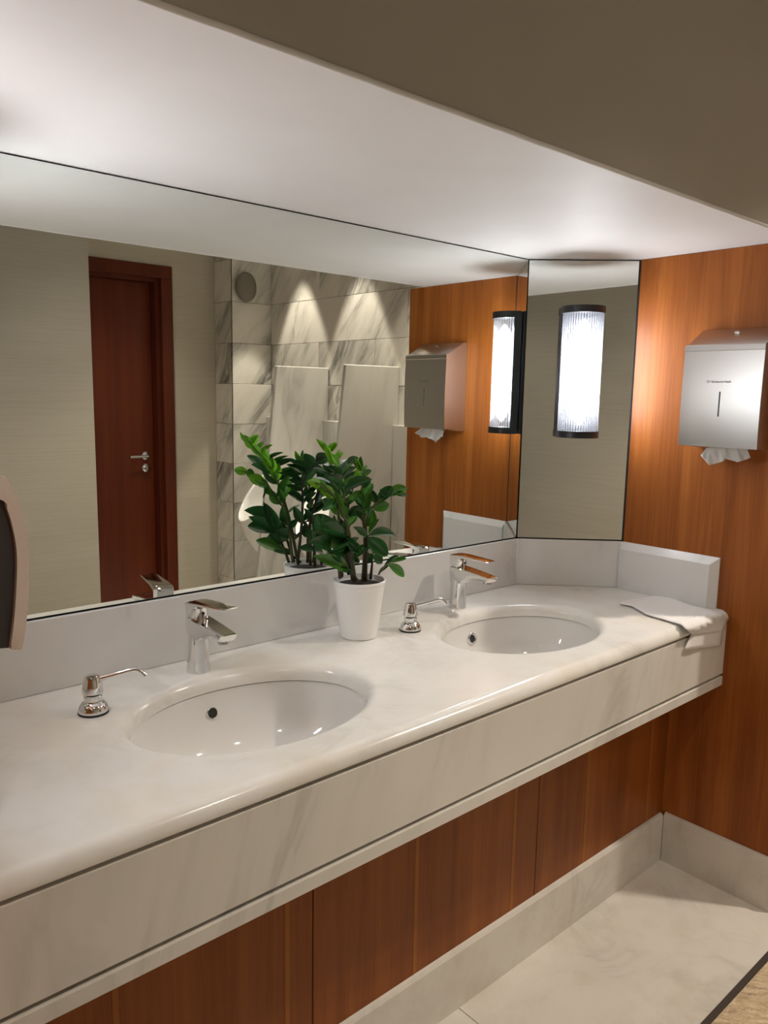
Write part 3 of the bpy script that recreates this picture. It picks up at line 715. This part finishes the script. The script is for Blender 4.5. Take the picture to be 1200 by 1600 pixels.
# ------------------------------------------------------------------ potted ZZ plant
PC = (-.760, -.110)
pt = tag(empty('potted_plant', (PC[0], PC[1], FZ)), 'green glossy-leaved plant in a white pot on the counter', 'plant')
obj('pot', lathe(bmesh.new(), [(0, .0), (.044, 0), (.0475, .003), (.0650, .140), (.0672, .142), (.0676, .1485), (.0655, .1497), (.0632, .1485), (.0615, .135), (0, .128)], seg=48, cap=False), 'pot', pt, True, .7)
bm = lathe(bmesh.new(), [(0, .137), (.02, .1375), (.045, .136), (.0622, .134)], seg=30, cap=False)
obj('soil', bm, 'soil', pt, True)
def leaf_mesh(name, m, fold, droop):
    bm = bmesh.new(); n = 10; rows = []
    for i in range(n+1):
        t = i/n; wd = .5*(math.sin(PI*t**.85)**.75)*(1 if t < 1 else 0)
        if i in (0, n): wd = .0 if i == n else .04
        z = -droop*t*t
        rows.append([bm.verts.new((s*wd, t, z+fold*abs(s)*wd-.10*wd*(1-abs(s)))) for s in (-1, -.5, 0, .5, 1)])
    for a_, b_ in zip(rows, rows[1:]):
        for k in range(4): bm.faces.new((a_[k], a_[k+1], b_[k+1], b_[k]))
    bmesh.ops.remove_doubles(bm, verts=bm.verts, dist=1e-5)
    me = bpy.data.meshes.new(name); bm.to_mesh(me); bm.free(); me.materials.append(M[m])
    for p in me.polygons: p.use_smooth = True
    return me
LM = {(k, v): leaf_mesh(k+'_mesh', k, f, d) for k in ('leaf_bright', 'leaf_mid', 'leaf_dark') for v, (f, d) in enumerate(((.35, .10), (.2, .22), (.5, -.05)))}
org = Vector((PC[0], PC[1], FZ))
prnd = random.Random(21)
def add_leaf(parent, root, tip, wid, nrm, kind):
    y = tip-root; ln = y.length; y = y/ln
    x = y.cross(nrm)
    if x.length < 1e-4: x = y.orthogonal()
    x.normalize(); z = x.cross(y)
    o = bpy.data.objects.new('leaf', LM[(kind, prnd.randrange(3))]); COL.objects.link(o); o.parent = parent
    o.matrix_local = Matrix(((x.x*wid, y.x*ln, z.x*ln, root.x-org.x), (x.y*wid, y.y*ln, z.y*ln, root.y-org.y), (x.z*wid, y.z*ln, z.z*ln, root.z-org.z), (0, 0, 0, 1)))
    return o
def px(u, v, y, mirrored=False):
    if mirrored:
        d = ray(u, v); t = (-y-CP.y)/d.y; p = CP+t*d; return Vector((p.x, y, p.z))
    return hit(u, v, 1, y)
VR = Vector((.77, -.64, 0)); VF = Vector((.64, .77, 0))      # across and along the view, in plan
def stem(pts, r0, r1, dark=False, mirrored=False):
    P = spline([px(*p, mirrored) for p in pts], 24)
    b = tube(bmesh.new(), [p-org for p in P], [r0+(r1-r0)*i/24 for i in range(25)], 8)
    return obj('stem', b, 'stem_dark' if dark else 'stem', pt, True), P
LB, LMd, LD = 'leaf_bright', 'leaf_mid', 'leaf_dark'
def dpx(x, y): return 480+x/6.667, 680+y/6.667            # close-up coordinates of the plant and of its mirror image
def mpx(x, y): return 360+x/6.533, 665+y/6.533
def branch(pts, leaves, mirrored=False, dark=False, r0=.0042, up=.34, dy=0):
    """pts: (x, y, depth) of a stem; leaves: (root x, y, tip x, y, width, kind, depth step towards the tip)"""
    cv = mpx if mirrored else dpx
    st, P = stem([(*cv(a, b), d+dy) for a, b, d in pts], r0, .0016, dark, mirrored)
    for rx, ry, tx, ty, wd, kd, dd in leaves:
        u, v = cv(rx, ry)
        # depth of the nearest stem point
        q = min(P, key=lambda p: (px(u, v, p.y, mirrored)-p).length)
        root = px(u, v, q.y, mirrored); root = q.lerp(root, .5) if (root-q).length < .02 else root
        tip = px(*cv(tx, ty), q.y+dd, mirrored)
        face = -VF if not mirrored else Vector((-.5, .86, 0))
        n = (face*(1-up)+Vector((0, 0, up))+Vector((prnd.uniform(-.3, .3), prnd.uniform(-.3, .3), prnd.uniform(-.1, .2)))).normalized()
        add_leaf(st, root, tip, wd*.000262, n, kd)
    return st, P
# tall pale frond leaning to the left
P_last = branch([(480, 1520, -.118), (430, 1060, -.124), (400, 750, -.135), (370, 540, -.146), (330, 380, -.155), (250, 230, -.166), (215, 150, -.170)], [
    (215, 170, 115, 50, 55, LB, -.004), (235, 190, 310, 88, 75, LB, .004), (280, 290, 372, 165, 62, LB, .01), (240, 250, 190, 95, 60, LB, -.012), (300, 340, 225, 190, 62, LB, -.014),
    (325, 360, 425, 230, 62, LD, .014), (350, 420, 470, 260, 55, LMd, .012), (368, 470, 515, 310, 85, LD, .018), (385, 540, 510, 390, 50, LMd, .01), (395, 590, 690, 430, 105, LD, .012),
    (340, 440, 190, 320, 80, LD, -.016), (360, 540, 205, 430, 85, LD, -.018), (375, 620, 255, 480, 75, LD, -.016), (395, 740, 530, 560, 80, LMd, -.006), (425, 930, 508, 820, 95, LMd, .004)])
lead, leadP = P_last
for rx, ry, tx, ty, wd, kd, dd in ((230, 150, 135, 102, 62, LB, .0), (285, 225, 332, 155, 55, LB, .004), (235, 190, 262, 85, 95, LB, .004), (300, 290, 212, 185, 80, LB, -.004), (355, 350, 352, 238, 95, LB, .004),
                                   (400, 440, 325, 300, 80, LB, -.002), (425, 500, 430, 325, 125, LB, .002), (450, 560, 498, 385, 125, LB, .006), (470, 600, 420, 470, 70, LMd, -.004)):
    u, v = mpx(rx, ry); q = min(leadP, key=lambda p: (px(u, v, p.y, True)-p).length)
    add_leaf(lead, q, px(*mpx(tx, ty), q.y+dd, True), wd*.000262, Vector((-.6, .55, .45)).normalized(), kd)
# second upright frond
branch([(580, 1520, -.112), (600, 1060, -.115), (580, 870, -.112), (585, 700, -.112), (570, 520, -.116), (560, 380, -.120)], [
    (555, 370, 495, 225, 45, LB, -.004), (562, 370, 562, 215, 55, LMd, 0), (570, 380, 622, 295, 50, LMd, .006), (550, 360, 480, 275, 42, LMd, -.004), (560, 460, 505, 375, 80, LB, -.006), (570, 450, 666, 368, 72, LMd, .006),
    (575, 560, 640, 440, 80, LD, .012), (580, 640, 672, 478, 120, LMd, .004), (580, 600, 415, 750, 75, LMd, -.012), (590, 760, 545, 590, 90, LMd, -.008), (588, 740, 480, 620, 80, LD, .012), (590, 800, 650, 600, 100, LMd, -.004), (590, 880, 500, 780, 60, LD, .014)])
# frond arching to the right
branch([(610, 1520, -.108), (615, 1060, -.112), (605, 900, -.116), (640, 800, -.118), (720, 710, -.120), (830, 640, -.122), (930, 590, -.124)], [
    (720, 710, 885, 540, 110, LD, .006), (840, 640, 1052, 530, 115, LMd, .002), (900, 620, 1062, 612, 60, LD, -.008), (700, 800, 862, 690, 135, LMd, -.010), (640, 940, 690, 770, 165, LMd, -.012), (720, 700, 660, 560, 80, LD, .012), (630, 830, 560, 700, 80, LD, .010), (820, 650, 760, 560, 60, LD, .01)])
# pale frond arching left
branch([(500, 1520, -.122), (430, 980, -.130), (375, 840, -.136), (300, 660, -.146), (170, 530, -.154), (90, 500, -.158)], [
    (130, 520, 5, 482, 90, LB, -.006), (190, 560, 60, 470, 85, LMd, .008), (270, 640, 130, 530, 115, LB, -.010), (300, 690, 190, 590, 100, LMd, -.008), (340, 760, 275, 590, 110, LMd, -.004), (380, 860, 308, 700, 105, LMd, -.006), (300, 680, 155, 775, 85, LD, .012), (350, 770, 450, 660, 60, LD, .012)])
# broad dark leaves low on the left
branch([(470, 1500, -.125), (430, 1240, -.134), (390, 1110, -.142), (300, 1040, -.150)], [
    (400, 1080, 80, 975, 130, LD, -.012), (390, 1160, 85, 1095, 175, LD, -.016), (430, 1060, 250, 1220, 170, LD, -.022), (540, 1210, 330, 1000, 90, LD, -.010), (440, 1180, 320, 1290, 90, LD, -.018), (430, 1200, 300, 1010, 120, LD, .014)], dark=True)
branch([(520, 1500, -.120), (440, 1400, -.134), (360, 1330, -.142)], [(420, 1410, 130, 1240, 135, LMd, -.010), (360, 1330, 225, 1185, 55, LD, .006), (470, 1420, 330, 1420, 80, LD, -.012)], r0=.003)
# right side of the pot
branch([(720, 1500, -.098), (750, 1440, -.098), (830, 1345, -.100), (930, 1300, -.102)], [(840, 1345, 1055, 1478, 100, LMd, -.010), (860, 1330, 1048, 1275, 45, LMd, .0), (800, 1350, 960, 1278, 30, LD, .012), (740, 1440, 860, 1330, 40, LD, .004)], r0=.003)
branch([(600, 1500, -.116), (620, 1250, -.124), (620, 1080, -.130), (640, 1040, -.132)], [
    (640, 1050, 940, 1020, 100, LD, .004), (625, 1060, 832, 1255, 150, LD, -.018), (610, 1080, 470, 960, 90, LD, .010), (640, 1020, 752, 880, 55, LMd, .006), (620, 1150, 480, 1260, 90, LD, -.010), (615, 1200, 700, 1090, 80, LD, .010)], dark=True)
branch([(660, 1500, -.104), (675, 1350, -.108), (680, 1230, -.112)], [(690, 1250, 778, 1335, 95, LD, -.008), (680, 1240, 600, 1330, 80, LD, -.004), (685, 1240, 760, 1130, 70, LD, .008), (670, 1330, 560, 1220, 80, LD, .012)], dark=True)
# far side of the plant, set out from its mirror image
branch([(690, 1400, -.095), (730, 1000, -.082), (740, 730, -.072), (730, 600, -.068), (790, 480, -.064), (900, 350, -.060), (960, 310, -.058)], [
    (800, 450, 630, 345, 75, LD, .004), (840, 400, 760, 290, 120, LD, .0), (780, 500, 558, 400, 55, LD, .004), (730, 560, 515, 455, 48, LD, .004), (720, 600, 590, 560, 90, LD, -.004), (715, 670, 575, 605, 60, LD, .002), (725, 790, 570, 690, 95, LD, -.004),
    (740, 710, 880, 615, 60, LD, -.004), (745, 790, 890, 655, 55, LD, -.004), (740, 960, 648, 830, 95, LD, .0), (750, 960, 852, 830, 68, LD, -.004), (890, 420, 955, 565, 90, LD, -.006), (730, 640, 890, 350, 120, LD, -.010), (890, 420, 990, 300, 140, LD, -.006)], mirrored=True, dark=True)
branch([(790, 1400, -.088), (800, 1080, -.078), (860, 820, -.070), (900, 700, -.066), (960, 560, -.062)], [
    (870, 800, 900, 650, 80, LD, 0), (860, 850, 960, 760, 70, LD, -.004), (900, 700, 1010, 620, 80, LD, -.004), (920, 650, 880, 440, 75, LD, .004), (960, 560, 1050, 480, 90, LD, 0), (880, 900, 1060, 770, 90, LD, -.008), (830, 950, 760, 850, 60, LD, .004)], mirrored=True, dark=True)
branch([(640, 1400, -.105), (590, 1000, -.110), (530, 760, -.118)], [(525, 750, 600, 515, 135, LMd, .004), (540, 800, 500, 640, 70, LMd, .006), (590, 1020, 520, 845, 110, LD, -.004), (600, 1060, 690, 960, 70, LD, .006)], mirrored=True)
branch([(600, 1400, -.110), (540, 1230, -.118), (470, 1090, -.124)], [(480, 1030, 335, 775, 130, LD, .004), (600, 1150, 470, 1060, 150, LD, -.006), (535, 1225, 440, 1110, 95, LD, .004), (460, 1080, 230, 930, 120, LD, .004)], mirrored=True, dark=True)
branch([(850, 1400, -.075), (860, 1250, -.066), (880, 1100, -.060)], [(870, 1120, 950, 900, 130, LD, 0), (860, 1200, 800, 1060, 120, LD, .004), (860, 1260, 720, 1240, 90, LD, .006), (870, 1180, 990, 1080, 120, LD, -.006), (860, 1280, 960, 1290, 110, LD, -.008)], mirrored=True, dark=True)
